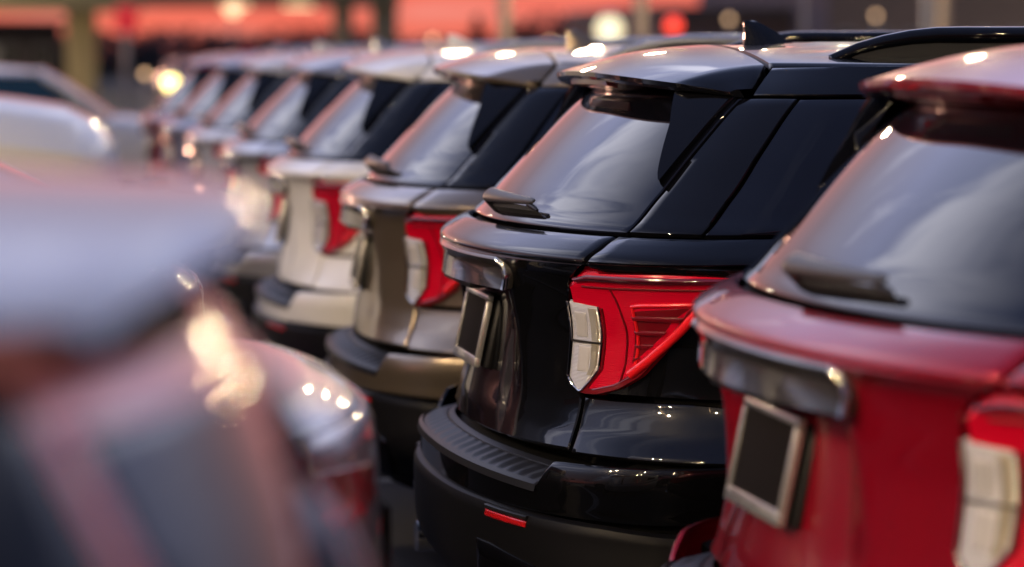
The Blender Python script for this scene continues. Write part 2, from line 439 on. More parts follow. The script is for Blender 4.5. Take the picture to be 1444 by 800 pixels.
    for mi in (False, True):
        bm = bmesh.new(); patch(bm, T, Bt, nt_=56, nu=18, off=.012, roll=.03, edge=.012, mirror=mi)
        lamp = obj('tail_light', bm, M_REDLENS, root)
        bm = bmesh.new()
        RL = [(.4640, 1.1105), (.4490, .9185), (.4600, .900), (.4765, .8845)]; RR = [(.5375, 1.102), (.5221, .9442), (.502, .915), (.4815, .8865)]
        patch(bm, RL, RR, nt_=24, nu=10, off=.0165, roll=.012, edge=.006, mirror=mi)
        rl = obj('reverse_lens', bm, M_CLEAR, lamp)
        for (z0, z1) in ((1.088, 1.022), (1.000, .934)):
            bm = bmesh.new()
            patch(bm, [(.475, z0), (.470, z1)], [(.505, z0-.002), (.498, z1-.002)], nt_=8, nu=6, off=.0185, roll=.004, edge=.006, mirror=mi)
            obj('reflector_bowl', bm, M_BOWL, rl)
        bm = bmesh.new(); patch(bm, [(.512, 1.098), (.502, .945), (.494, .925)], [(.531, 1.096), (.518, .950), (.506, .926)], nt_=20, nu=4, off=.0185, roll=.004, edge=.003, mirror=mi); obj('lens_strip_glint', bm, M_STRIPGLINT, rl)
        bm = bmesh.new(); patch(bm, [(.459, 1.0145), (.530, 1.0125)], [(.458, 1.0085), (.530, 1.0065)], nt_=8, nu=2, off=.0205, roll=.005, edge=.002, mirror=mi); obj('lens_divider', bm, M_SMOKECHROME, rl)
        # beaded chrome edge of the clear lens
        bm = bmesh.new(); pts = []
        loop = resample([(.462, 1.1105), (.4475, .9185), (.4585, .899), (.479, .8820), (.504, .912), (.5245, .9435), (.5395, 1.103)], [i/60 for i in range(61)])
        add_tube(bm, [SP(-s if mi else s, z, .0165) for s, z in loop], .0028, 6); obj('lens_rim', bm, M_CHROME, rl)
        for ln, w_ in (([(.5445, 1.098), (.5295, .945), (.503, .905), (.492, .889)], .0035), ([(.585, 1.150), (.590, 1.05), (.583, .96), (.572, .915)], .003), ([(.515, 1.152), (.585, 1.152), (.70, 1.1555), (.85, 1.157), (1.03, 1.152)], .003), ([(.508, .889), (.560, .906), (.603, .935)], .003)):
            bm = bmesh.new(); loop = resample(ln, [i/30 for i in range(31)]); add_tube(bm, [SP(-s if mi else s, z, .0125) for s, z in loop], w_, 6); obj('lens_line', bm, M_REDDEEP, lamp)
        bo = [(.4660, .8905), (.4792, .8760), (.5209, .8775), (.5706, .8965), (.6170, .9301), (.6790, 1.0117), (.7580, 1.0977), (.8090, 1.1320), (1.05, 1.144)]
        bi = [(.480, .9035), (.490, .8930), (.5209, .8945), (.5606, .9110), (.6005, .9420), (.6620, 1.0217), (.7420, 1.1040), (.800, 1.1390), (1.05, 1.150)]
        bm = bmesh.new(); patch(bm, bo, bi, nt_=50, nu=3, off=.0145, roll=.008, edge=.003, mirror=mi); obj('lens_border', bm, M_REDDEEP, lamp)
        # recessed louvres and light tubes
        bm = bmesh.new(); patch(bm, GA, GB, nt_=20, nu=18, off=.0125, roll=.006, edge=.003, mirror=mi); gr = obj('louvre_panel', bm, M_REDDEEP, lamp)
        for zz, s1 in ((1.085, .728), (1.049, .680), (1.013, .646), (.980, .618)):
            bm = bmesh.new(); patch(bm, [(.603+(zz-1.0)*.09, zz), (s1, zz+.002)], [(.603+(zz-1.0)*.09, zz-.011), (s1-.012, zz-.009)], nt_=12, nu=3, off=.0185, roll=.009, edge=.004, mirror=mi)
            obj('louvre', bm, M_REDDEEP, gr)
        bm = bmesh.new()
        loop = resample([(.594, .936), (.634, .9747), (.6833, 1.0294), (.7378, 1.0801), (.775, 1.1085), (.815, 1.1225), (.90, 1.131), (1.05, 1.136)], [i/40 for i in range(41)])
        add_tube(bm, [SP(-s if mi else s, z, .012) for s, z in loop], .0125, 10); obj('light_tube', bm, M_REDTUBE, lamp)
        bm = bmesh.new()
        loop = resample([(.603, .945), (.611, 1.0), (.618, 1.1075), (.64, 1.112), (.70, 1.1155), (.80, 1.122)], [i/40 for i in range(41)])
        add_tube(bm, [SP(-s if mi else s, z, .0135) for s, z in loop], .0045, 8); obj('light_tube', bm, M_REDTUBE, lamp)
        bm = bmesh.new(); patch(bm, [(.50, 1.1735), (.55, 1.1845), (.85, 1.1865), (1.08, 1.178)], [(.502, 1.163), (.55, 1.1715), (.85, 1.1735), (1.08, 1.167)], nt_=40, nu=3, off=.0175, roll=.008, edge=.004, mirror=mi)
        obj('lens_cap_strip', bm, mat('smoked_red_lens', (.12, .008, .02), .12, 0, 1, .02) if 'smoked_red_lens' not in bpy.data.materials else bpy.data.materials['smoked_red_lens'], lamp)
    # --- rear quarter panels
    xq = 1.62
    panel('quarter_panel', P, root, [(.594, 1.2095), (.612, 1.24), (.606, 1.272)], [(s_at(xq, 1.2095), 1.2095), (s_at(xq, 1.24), 1.24), (s_at(xq, 1.272), 1.272)], nt_=10, nu=34, roll=.012)
    q = [s_at(x, .9) for x in (.72, .78, .88, 1.0, 1.15, 1.3, 1.45, 1.56)]
    zq = [.86, .88, .885, .89, .89, .89, .885, .87]
    panel('quarter_panel', P, root, [(.576, 1.2035), (.70, 1.2035), (.9, 1.2035), (s_at(1.2, 1.2), 1.2035), (s_at(xq, 1.2), 1.2035)],
          [(.50, .878), (.62, .88), (s_at(.66, .88), .88)] + list(zip(q, zq)), nt_=50, nu=20, roll=.012, off=-.001)
    # --- rear bumper: painted cover with crease, facet under the lamp
    top = [(0, .684), (.25, .680), (.42, .672), (.508, .667), (.522, .70), (.54, .733), (.7, .734), (.9, .734), (s_at(.74, .73), .734)]
    bot = [(0, .600), (.25, .600), (.42, .600), (.508, .60), (.522, .60), (.54, .600), (.7, .598), (.9, .594), (s_at(.74, .6), .590)]
    topf = [(-s, z) for s, z in top[:0:-1]] + top; botf = [(-s, z) for s, z in bot[:0:-1]] + bot
    bm = bmesh.new(); patch(bm, topf, botf, nt_=90, nu=10, roll=.010)
    bump = obj('bumper', bm, P, root)
    panel('bumper_corner', P, root, [(.470, .7365), (.72, .7365), (.9, .7365), (s_at(.75, .737), .7365)], [(.480, .8685), (.55, .868), (.72, .872), (s_at(.70, .86), .86)], nt_=40, nu=16, off=.001, roll=.010)
    # step pad
    bm = bmesh.new(); ns = 150; rows = [0, .03, .08, .12, .16, .25, .4, .55, .7, .78, .8, .82, .9, 1]
    V = []
    for i in range(ns+1):
        s = -.506 + 1.012*i/ns
        q5 = (s/.5)**2; o = SP(s, .686-.017*q5); y = o.y; inn = Vector((max(o.x + .03, SP(s*.97, .76).x + .012), y*.97, .722-.024*q5))
        row = []
        rib = 1 if (i % 6) in (2, 3, 4) else 0
        for r in rows:
            p = o.lerp(inn, r)
            if r == 0: p.z -= .016; p.x -= .006
            elif r == .03: p.x -= .005
            elif r == .08: p.z += .006
            elif r < .15: p.z -= .001
            elif .2 < r < .75: p.z += .0045*rib
            if r in (.8,): p.z -= .004
            if abs(s) > .501 and r > .03: p.z -= .010
            row.append(bm.verts.new(p))
        V.append(row)
    for a, b in zip(V, V[1:]):
        for k in range(len(rows)-1): bm.faces.new((a[k], b[k], b[k+1], a[k+1]))
    bmesh.ops.recalc_face_normals(bm, faces=bm.faces)
    f0 = sorted(bm.faces, key=lambda f: abs(f.calc_center_median().y))[0]
    if sum(f.normal.z for f in bm.faces) < 0: bmesh.ops.reverse_faces(bm, faces=bm.faces)
    obj('step_pad', bm, M_PAD, bump, sharp=28)
    # lower cladding with rounded top ledge
    tc_ = [(0, .607), (.33, .607), (.53, .5985), (.73, .591), (.89, .578), (s_at(.74, .56), .56)]
    bc_ = [(0, .30), (.33, .29), (.53, .29), (.73, .29), (.89, .29), (s_at(.74, .30), .29)]
    tf = [(-s, z) for s, z in tc_[:0:-1]] + tc_; bf = [(-s, z) for s, z in bc_[:0:-1]] + bc_
    def clad_disp(s, z):
        t = max(0, min(1, (.44-z)/.10)); return -.03*t*t
    bm = bmesh.new(); patch(bm, tf, bf, nt_=90, nu=26, off=.016, roll=.026, edge=.022, disp=clad_disp)
    obj('bumper_cladding', bm, M_CLAD, root)
    for mi in (False, True):
        bm = bmesh.new(); patch(bm, [(.338, .5965), (.498, .5915)], [(.340, .584), (.497, .5795)], nt_=14, nu=4, off=.022, roll=.010, edge=.004, mirror=mi)
        rf = obj('bumper_reflector', bm, M_CHROME if False else M_SATINBLK, root)
        bm = bmesh.new(); patch(bm, [(.342, .5835), (.497, .5785)], [(.338, .566), (.494, .562)], nt_=14, nu=5, off=.021, roll=.008, edge=.004, mirror=mi)
        obj('reflector_lens', bm, M_REFL, rf)
    # tow hitch cover and lower valance
    panel('exhaust_surround', M_GLOSSBLK, root, [(.30, .508), (.36, .506), (.52, .478), (.58, .45)], [(.29, .34), (.36, .33), (.52, .33), (.58, .34)], nt_=24, nu=10, off=.024, roll=.018, edge=.012)
    for sg in (1, -1):
        bm = bmesh.new(); add_lathe(bm, [(.045, 0), (.045, .22), (.04, .22), (.04, .01)], 'X', (.05, sg*.55, .33), 28); obj('exhaust_tip', bm, M_CHROME, root)
    # --- roof side bands, roof, rails
    XR = 3.02
    panel('roof_side', P, root, [(.672, 1.607), (.85, 1.607), (1.0, 1.607), (s_at(XR, 1.607), 1.607)], [(.634, 1.674), (.85, 1.677), (1.0, 1.678), (s_at(XR, 1.67), 1.678)], nt_=40, nu=8, roll=.008, edge=.004)
    bm = bmesh.new()
    xs = [.752, .756, .762] + [.79+.055*i for i in range(40)] + [2.97, 3.02]
    ys = [-1, -.985, -.95]+[-.9+.045*i for i in range(41)]+[.95, .985, 1]
    V = []
    for x in xs:
        w = roof_half(x) - .004; row = []
        for t in ys:
            y = t*w; z = roof_z(x, y)
            if x > .86:
                k = min(1, (x-.86)/.15)
                for yb in (.17, .36, .53): z += .009*k*math.exp(-((abs(y)-yb)/.022)**2)
            if x < .755: z -= .012
            if abs(t) == 1: z -= .006
            row.append(bm.verts.new((x + (.0 if abs(y) < .3 else 0), y, z)))
        V.append(row)
    for a, b in zip(V, V[1:]):
        for k in range(len(ys)-1): bm.faces.new((a[k], b[k], b[k+1], a[k+1]))
    bmesh.ops.recalc_face_normals(bm, faces=bm.faces)
    if sum(f.normal.z for f in bm.faces) < 0: bmesh.ops.reverse_faces(bm, faces=bm.faces)
    obj('roof', bm, P, root)
    for sg in (1, -1):
        bm = bmesh.new(); pts = []; rad = []
        for i in range(31):
            x = .915 + 2.0*i/30
            e0 = min(1, (i)/4.5); e1 = min(1, (30-i)/4.5); e = min(e0, e1); h = .062*math.sin(e*PI/2)**.8
            y = sg*(.615 + .02*min(1, i/6))
            pts.append((x, y, roof_z(x, y) - .006 + h)); rad.append(.014 + .008*e)
        add_tube(bm, pts, rad, 12, sx=1.25)
        rail = obj('roof_rail', bm, M_GLOSSBLK, root)
        bm = bmesh.new()
        for i in range(30):
            a, b = pts[i], pts[i+1]
            za, zb = roof_z(a[0], a[1])-.01, roof_z(b[0], b[1])-.01
            for d in (-.008, .008):
                vs = [bm.verts.new(q) for q in ((a[0], a[1]+d, za), (b[0], b[1]+d, zb), (b[0], b[1]+d, b[2]), (a[0], a[1]+d, a[2]))]; bm.faces.new(vs)
        obj('rail_base', bm, M_SATINBLK, rail)
    # --- spoiler
    bm = bmesh.new(); secs = []
    for i in range(61):
        t = -1 + 2*i/60; y = t*.700; k = abs(t)
        wr = .640
        xf = .742 if abs(y) <= wr else .742 - (abs(y)-wr)*1.0
        zf = roof_z(.752, min(abs(y), wr)) - .001 if abs(y) <= wr else 1.680 - (abs(y)-wr)*1.15
        xt = .392 + .155*k**2.6 + (.0 if k < .93 else (k-.93)/.07*.085)
        zt = 1.662 - .032*k**2 - (0 if k < .93 else (k-.93)/.07*.016)
        xg = S(min(.645, abs(t)*.645) , 1.606)[0] + .012; zg = 1.606
        th = .020*(1-.45*max(0, (k-.9)/.1))
        top = []
        for j in range(9):
            f = j/8; x = xf + (xt-xf)*f
            z = zf + (zt-zf)*f + .016*math.sin(f*PI)*(1-.5*k)
            top.append((x, y, z))
        bot = [(xt+.002, y, zt-th*.6), (xt+.010, y, zt-th), (xt+.035, y, zt-th-.003), (max(xt+.06, xg-.05), y, zg+.016), (max(xg-.01, xt+.07), y, zg+.003), (max(xg+.02, xt+.08), y, zg+.003), (xf, y, min(zf-.03, zg+.02))]
        top[0] = (xf, y, zf-.008); top.insert(1, (xf-.004, y, zf))
        secs.append(top+bot)
    loft(bm, secs)
    sp = obj('roof_spoiler', bm, P, root, sharp=32)
    # dark underside and stop lamp under the spoiler lip
    bm = bmesh.new(); secs = []
    for i in range(25):
        t = -1 + 2*i/24; y = t*.22; k = abs(y)/.70
        xt = .392 + .155*k**2.6; zt = 1.662 - .032*k**2
        secs.append([(xt+.030, y, zt-.018), (xt+.034, y, zt-.034), (xt+.062, y, zt-.040), (xt+.070, y, zt-.018)])
    loft(bm, secs); obj('stop_light', bm, M_REDDEEP, sp)
    # --- antenna fin
    bm = bmesh.new(); secs = []
    for f, xa, xb in ((0, .856, 1.012), (.05, .858, 1.004), (.3, .860, .980), (.55, .860, .951), (.8, .859, .920), (.93, .858, .902), (1, .861, .886)):
        h = .068*f; wd = .021*(1-f)**.7 + .0045; z0 = roof_z(.93, 0)-.003
        secs.append([(xa, -wd*.35, z0+h), (xa+(xb-xa)*.25, -wd, z0+h), (xa+(xb-xa)*.6, -wd*.7, z0+h), (xb, 0, z0+h), (xa+(xb-xa)*.6, wd*.7, z0+h), (xa+(xb-xa)*.25, wd, z0+h), (xa, wd*.35, z0+h)])
    loft(bm, secs); obj('antenna_fin', bm, P, root, sharp=50)
    # --- rear wiper: a smooth wedge-shaped arm over a thin blade
    bm = bmesh.new(); secs = []
    for i in range(25):
        f = i/24; s = .004 + .262*f; z = 1.312 + .004*f
        nrm = Sn(s, z); p = SP(s, z, .040 - .010*f)
        e = min(1, (f+.02)/.10)**.5 * min(1, (1.02-f)/.06)**.5
        h = (.0235-.0135*f)*e; d = (.013-.006*f)*e
        upv = Vector((nrm.z, 0, -nrm.x)).normalized()
        if upv.z < 0: upv = -upv
        secs.append([p + upv*h*math.cos(a) + nrm*d*(math.sin(a) if math.sin(a) > 0 else .4*math.sin(a)) for a in [2*PI*k/18 for k in range(18)]])
    loft(bm, secs); w = obj('rear_wiper', bm, M_WIPER, root, sharp=60)
    bm = bmesh.new(); c0 = SP(.03, 1.306, 0); nn = Sn(.03, 1.306)
    add_tube(bm, [c0 - nn*.01, c0 + nn*.036], [.019, .016], 16); obj('wiper_pivot', bm, M_SATINBLK, w)
    bm = bmesh.new(); secs = []
    for i in range(21):
        f = i/20; s = .045 + .235*f; z = 1.299 + .003*f
        nrm = Sn(s, z); p = SP(s, z, .013); upv = Vector((0, 0, 1)); q = .35 + .65*math.sin(PI*(.12+.76*f))
        secs.append([p-upv*.003-nrm*.012, p-upv*.006*q+nrm*.012*q, p+upv*.007*q+nrm*.012*q, p+upv*.003-nrm*.012])
    loft(bm, secs); obj('wiper_blade', bm, M_RUBBER, w)
    bm = bmesh.new(); add_tube(bm, [SP(.245, 1.310, .026), SP(.268, 1.306, .020), SP(.282, 1.303, .016)], [.008, .007, .004], 10); obj('wiper_clip', bm, M_SATINBLK, w)
    # --- doors, sills, front of the car
    for sg, mi in ((1, False), (-1, True)):
        for xa, xb in ((1.63, 2.40), (2.41, 3.55)):
            bm = bmesh.new()
            A = [(s_at(xa, 1.27), 1.272), (s_at(xa, 1.2), 1.21), (s_at(xa, 1.0), 1.0), (s_at(xa, .8), .78), (s_at(xa, .5), .5), (s_at(xa, .4), .38)]
            B = [(s_at(xb, 1.27), 1.272), (s_at(xb, 1.2), 1.21), (s_at(xb, 1.0), 1.0), (s_at(xb, .8), .78), (s_at(xb, .5), .5), (s_at(xb, .4), .38)]
            patch(bm, A, B, nt_=30, nu=10, roll=.010, mirror=mi); d = obj('door', bm, P, root)
            bm = bmesh.new(); add_tube(bm, [(xa+.12, -sg*1.005, 1.10), (xa+.16, -sg*1.03, 1.105), (xa+.30, -sg*1.03, 1.11), (xa+.34, -sg*1.005, 1.11)], .014, 8); obj('handle', bm, P, d)
        bm = bmesh.new(); add_box(bm, 2.35, -sg*.93, .30, 1.75, .16, .16, .04); obj('sill', bm, M_CLAD, root)
        bm = bmesh.new(); add_box(bm, 3.33, -sg*1.04, 1.30, .16, .26, .17, .05, seg=3); obj('door_mirror', bm, P, root)
    bm = bmesh.new(); secs = []
    def ring(x, zb, zt, wb, wt, cr):
        h = [(wb*.7, zb), (wb, zb+.10), (wb, (zb+zt)/2), (wb*.995, zt-.16), (wt, zt-.03), (wt*.72, zt+cr*.6), (wt*.3, zt+cr)]
        return [(x, -y, z) for y, z in h] + [(x, y, z) for y, z in h[::-1]]
    for x, zb, zt, wb, wt, cr in ((3.56, .30, 1.22, .985, .86, .03), (3.9, .30, 1.20, .99, .86, .04), (4.3, .30, 1.15, .99, .84, .05), (4.65, .28, 1.08, .98, .80, .05), (4.86, .27, .98, .93, .74, .04), (4.98, .28, .84, .84, .66, .03), (5.03, .34, .74, .74, .55, .02)):
        secs.append(ring(x, zb, zt, wb, wt, cr))
    loft(bm, secs); obj('front_body', bm, P, root, sharp=45)
    bm = bmesh.new(); V = []
    for i in range(9):
        f = i/8; x = 3.02 + .72*f; z = 1.675 - .445*f - .03*f*f + .03*math.sin(f*PI); w = .735 + .09*f
        V.append([bm.verts.new((x - .10*abs(t)**2.2 + .02, t*w, z + .045*(1-t*t)*(1-f*.5))) for t in [-1+.2*j for j in range(11)]])
    for a, b in zip(V, V[1:]):
        for k in range(10): bm.faces.new((a[k], b[k], b[k+1], a[k+1]))
    bmesh.ops.recalc_face_normals(bm, faces=bm.faces)
    if sum(f.normal.z for f in bm.faces) < 0: bmesh.ops.reverse_faces(bm, faces=bm.faces)
    obj('windshield', bm, M_GLASS, root)
    for sg in (1, -1):
        bm = bmesh.new(); add_tube(bm, [(3.0, sg*.755, 1.655), (3.3, sg*.80, 1.50), (3.62, sg*.845, 1.29), (3.78, sg*.86, 1.20)], .034, 10); obj('windshield_pillar', bm, M_GLOSSBLK, root)
    bm = bmesh.new(); add_box(bm, 2.5, 0, .36, 4.4, 1.5, .22, .05); obj('underbody', bm, M_SHELL, root)
    for x in (1.17, 4.12):
        for sg in (1, -1):
            bm = bmesh.new(); add_lathe(bm, [(.24, -.11), (.34, -.125), (.375, -.11), (.385, -.06), (.385, .06), (.375, .11), (.34, .125), (.24, .11)], 'Y', (x, sg*.88, .385), 44)
            wh = obj('wheel', bm, M_RUBBER, root)
            bm = bmesh.new(); add_lathe(bm, [(.25, sg*-.02), (.25, sg*.10), (.235, sg*.10), (.225, sg*.06), (.06, sg*.075), (.05, sg*.095), (.001, sg*.097)], 'Y', (x, sg*.88, .385), 40)
            for k in range(5):
                a = 2*PI*k/5; add_box(bm, x+.14*math.cos(a), sg*.965, .385+.14*math.sin(a), .19, .03, .05, .008, Matrix.Rotation(-a, 3, 'Y'))
            obj('rim', bm, M_RIM, wh)
    return root

suv = make_suv()

# ------------------------------------------------------------------ the right row, parked nose away
ROW = 'SUVs parked in the right row with their tails to the aisle'
X0, Y0 = 1.17, 7.37
def place(root, label, dx, y, dz=0, rz=0.0, p=None, rail=None, cat='car'):
    root.location = (X0+dx, y, dz); root.rotation_euler = (0, 0, math.radians(rz))
    tag(root, label, cat, ROW)
    if p: repaint(root, {P_BLACK: p})
    if rail:
        for ch in kids(root):
            if ch.name.startswith('roof_rail'): repaint(ch, {M_GLOSSBLK: rail})
place(suv, 'glossy black SUV in sharp focus beside the red SUV', 0, Y0)
specs = [
 ('metallic red SUV at the near end of the right row', .075, 4.80, .9, P_RED, None),
 ('bronze brown SUV between the black SUV and the cream white SUV', .03, 9.9, -5, P_BRONZE, M_SILVERMET),
 ('cream white SUV just beyond the bronze SUV', .02, 12.4, -5, P_WHITE, M_SILVERMET),
 ('silver SUV just beyond the cream white SUV', .035, 14.95, -5, P_SILVER, M_SILVERMET),
 ('pearl white SUV second beyond the cream white SUV', .03, 17.45, -5, P_PEARL, M_SILVERMET),
 ('pale silver SUV in the right row just before the farthest one', .04, 19.95, -5, P_BLUESIL, M_SILVERMET),
 ('small blurred SUV farthest away in the right row, coloured red for the pink light on it', .04, 22.45, -5, P_RED, M_SILVERMET),  # red paint stands in for pink light on this tail
]
for (label, dx, y, rz, p, rail), jit in zip(specs, (0, .2, -.3, .5, -.6, .4, -.5)):
    rz += jit
    c = copy_tree(suv); place(c, label, dx, y, 0, rz, p, rail)
# ------------------------------------------------------------------ ground
M_ASPH = mat('asphalt', (.050, .047, .048), .78, noise=(1.3, .6, (.034, .032, .034)), bump=(160, .5, .006))
M_LINE = mat('worn_road_paint', (.55, .54, .50), .7, noise=(14, .8, (.10, .10, .10)))
M_VERGE = mat('dry_grass', (.055, .050, .032), .9, noise=(.6, .8, (.03, .035, .02)))
def sheet(name, m, x0, y0, x1, y1, z, kind='structure', n=1):
    bm = bmesh.new()
    vs = [bm.verts.new(p) for p in ((x0, y0, z), (x1, y0, z), (x1, y1, z), (x0, y1, z))]; bm.faces.new(vs)
    return tag(obj(name, bm, m, None, smooth=False), kind=kind)
sheet('ground', M_VERGE, -900, -600, 900, 1500, -.012)
sheet('parking_lot', M_ASPH, -60, -40, 70, 62, 0)
sheet('road', M_ASPH, -400, 70, 400, 84, -.004)
bm = bmesh.new()
for k in range(-3, 12):
    y = 8.65 + 2.52*(k-1)
    for xa, xb in ((1.5, 6.6), (-5.0, .3)):
        vs = [bm.verts.new(p) for p in ((xa, y-.05, .004), (xb, y-.05, .004), (xb, y+.05, .004), (xa, y+.05, .004))]; bm.faces.new(vs)
tag(obj('parking_lines', bm, M_LINE, smooth=False), kind='structure')

# ------------------------------------------------------------------ cars of the left row (tails towards the aisle as well)
def set_skin(segs):
    global SEG, PC, BRK
    SEG = segs; PC = [[_pchip([r[0] for r in s], [r[k] for r in s]) for k in range(1, 5)] for s in SEG]; BRK = [s[0][0] for s in SEG[1:]]
def fix_up(bm):
    bmesh.ops.recalc_face_normals(bm, faces=bm.faces)
    if sum(f.normal.z for f in bm.faces) < 0: bmesh.ops.reverse_faces(bm, faces=bm.faces)
def dome_roof(name, parent, P, ze, x0, x1, crown, tipcurve=0, fall=.05, xfull=.70):
    bm = bmesh.new(); V = []
    n = 40
    for i in range(n+1):
        f = (i/n)**1.3
        row = []
        for j in range(29):
            t = -1+2*j/28
            xs_ = x0 + tipcurve*abs(t)**2.4
            x = xs_ + (x1-xs_)*f
            w = -S(s_at(max(x, xfull), ze), ze)[1]
            if x < xfull: w *= 1 - .16*((xfull-x)/(xfull-x0))**1.6
            y = t*w; g = max(0, (x-x1*.6)/(x1*.4))
            z = ze + crown*(1-abs(t)**2.2)*(1-.30*max(0, 1-(x-x0)/.8)**2) - fall*g*g - (.012 if i == 0 else 0) - (.008 if j in (0, 28) else 0)
            row.append(bm.verts.new((x, y, z)))
        V.append(row)
    for a, b in zip(V, V[1:]):
        for k in range(28): bm.faces.new((a[k], b[k], b[k+1], a[k+1]))
    fix_up(bm)
    return obj(name, bm, P, parent)
def wheels(root, xs, w, r=.335):
    for x in xs:
        for sg in (1, -1):
            bm = bmesh.new(); add_lathe(bm, [(r*.62, -.10), (r*.9, -.11), (r*.98, -.095), (r, -.05), (r, .05), (r*.98, .095), (r*.9, .11), (r*.62, .10)], 'Y', (x, sg*w, r), 36)
            wh = obj('wheel', bm, M_RUBBER, root)
            bm = bmesh.new(); add_lathe(bm, [(r*.66, sg*-.02), (r*.66, sg*.09), (r*.6, sg*.085), (r*.56, sg*.05), (.06, sg*.07), (.001, sg*.085)], 'Y', (x, sg*w, r), 32)
            for k in range(5):
                a = 2*PI*k/5+.3; add_box(bm, x+r*.36*math.cos(a), sg*(w+.08), r+r*.36*math.sin(a), r*.5, .025, .045, .006, Matrix.Rotation(-a, 3, 'Y'))
            obj('rim', bm, M_RIM, wh)
def nose(root, P, xs, w, zb, zt, L, lit=None, drop=1):
    bm = bmesh.new(); secs = []
    def ring(x, zb, zt, wb, wt, cr):
        h = [(wb*.7, zb), (wb, zb+.10), (wb, (zb+zt)/2), (wb*.995, zt-.14), (wt, zt-.03), (wt*.72, zt+cr*.6), (wt*.3, zt+cr)]
        return [(x, -y, z) for y, z in h] + [(x, y, z) for y, z in h[::-1]]
    for f, q, ww, wt, cr in ((0, zt, 1, .88, .02), (.3, zt-.03, 1, .88, .04), (.6, zt-.09, .99, .85, .05), (.82, zt-.17, .97, .8, .05), (.94, zt-.27, .90, .72, .03), (1, zt-.42, .78, .6, .02)):
        secs.append(ring(xs+(L-xs)*f, zb, zt-(zt-q)*drop, w*ww, w*wt, cr))
    loft(bm, secs); obj('hood', bm, P, root, sharp=45)
    for sg in (1, -1):
        bm = bmesh.new(); secs = []
        for f in (0, .35, .7, 1):
            x = L - .05 - .36*f**1.3; y = sg*w*(.62 + .33*f); z = zt - .40 + .05*f; h = .065*(1-.4*f)
            secs.append([(x-.05, y-sg*.03, z-h), (x+.012, y, z-h*.8), (x+.012, y, z+h*.8), (x-.05, y-sg*.03, z+h)])
        loft(bm, secs); obj('headlight', bm, lit or M_CLEAR, root, sharp=60)
    bm = bmesh.new(); add_box(bm, L-.015, 0, zt-.52, .06, w*1.05, .16, .03); obj('grille', bm, M_SATINBLK, root)
def windshield(root, x0, z0, w0, x1, z1, w1, P, glass):
    bm = bmesh.new(); V = []
    for i in range(9):
        f = i/8
        V.append([bm.verts.new((x0+(x1-x0)*f - .10*abs(t)**2.2+.03, t*(w0+(w1-w0)*f), z0+(z1-z0)*f + .03*math.sin(f*PI) + .045*(1-t*t)*(1-f*.6))) for t in [-1+.2*j for j in range(11)]])
    for a, b in zip(V, V[1:]):
        for k in range(10): bm.faces.new((a[k], b[k], b[k+1], a[k+1]))
    fix_up(bm); obj('windshield', bm, glass, root)
    for sg in (1, -1):
        bm = bmesh.new(); add_tube(bm, [(x0+(x1-x0)*f-.08, sg*(w0+(w1-w0)*f+.012), z0+(z1-z0)*f+.03*math.sin(f*PI)-.012) for f in (0, .33, .66, 1)], .036, 10); obj('windshield_pillar', bm, P, root)
def shell(root, z0, z1, s1, d=.03):
    bm = bmesh.new()
    zs = [z0+(z1-z0)*i/20 for i in range(21)]; ss = [-s1+2*s1*i/50 for i in range(51)]
    V = [[bm.verts.new(SP(s, z, -d)) for s in ss] for z in zs]
    for a, b in zip(V, V[1:]):
        for i in range(50): bm.faces.new((a[i], a[i+1], b[i+1], b[i]))
    obj('inner_body', bm, M_SHELL, root)
def flank(root, P, w, xa, xb, zb, zbelt, arch, zmid=.66):
    """painted flank panels behind/around the wheel and the doors"""
    q = [s_at(x, .7) for x in (xa-.44, xa-.36, xa-.2, xa, xa+.2, xa+.36, xa+.42)]
    zq = [.60, .66, .715, .73, .715, .66, .60]
    panel('quarter_panel', P, root, [(.60, zbelt-.004), (.8, zbelt-.004), (s_at(xa, zbelt), zbelt-.004), (s_at(xa+.42, zbelt), zbelt-.004)], [(.60, zmid), (.75, zmid)] + list(zip(q, zq)), nt_=34, nu=14)
    for a, b in ((xa+.44, xa+1.28), (xa+1.29, xb)):
        panel('door', P, root, [(s_at(a, zbelt), zbelt-.004), (s_at(a, .8), .8), (s_at(a, .5), .5), (s_at(a, .34), .32)], [(s_at(b, zbelt), zbelt-.004), (s_at(b, .8), .8), (s_at(b, .5), .5), (s_at(b, .34), .32)], nt_=20, nu=10)
    for sg in (1, -1):
        bm = bmesh.new(); add_box(bm, xa+1.3, sg*(w-.05), .27, 1.9, .14, .14, .04); obj('sill', bm, M_CLAD, root)
        bm = bmesh.new(); add_box(bm, xb-.30, sg*(w+.10), zbelt+.08, .14, .22, .14, .045, seg=3); obj('door_mirror', bm, P, root)
        for x in (xa+.56, xa+1.42):
            bm = bmesh.new(); add_tube(bm, [(x, sg*(w-.005), zbelt-.11), (x+.04, sg*(w+.022), zbelt-.105), (x+.16, sg*(w+.022), zbelt-.10), (x+.20, sg*(w-.005), zbelt-.10)], .012, 8); obj('handle', bm, P, root)
    bm = bmesh.new(); add_box(bm, 2.3, 0, .33, 4.1, w*1.5, .2, .05); obj('underbody', bm, M_SHELL, root)

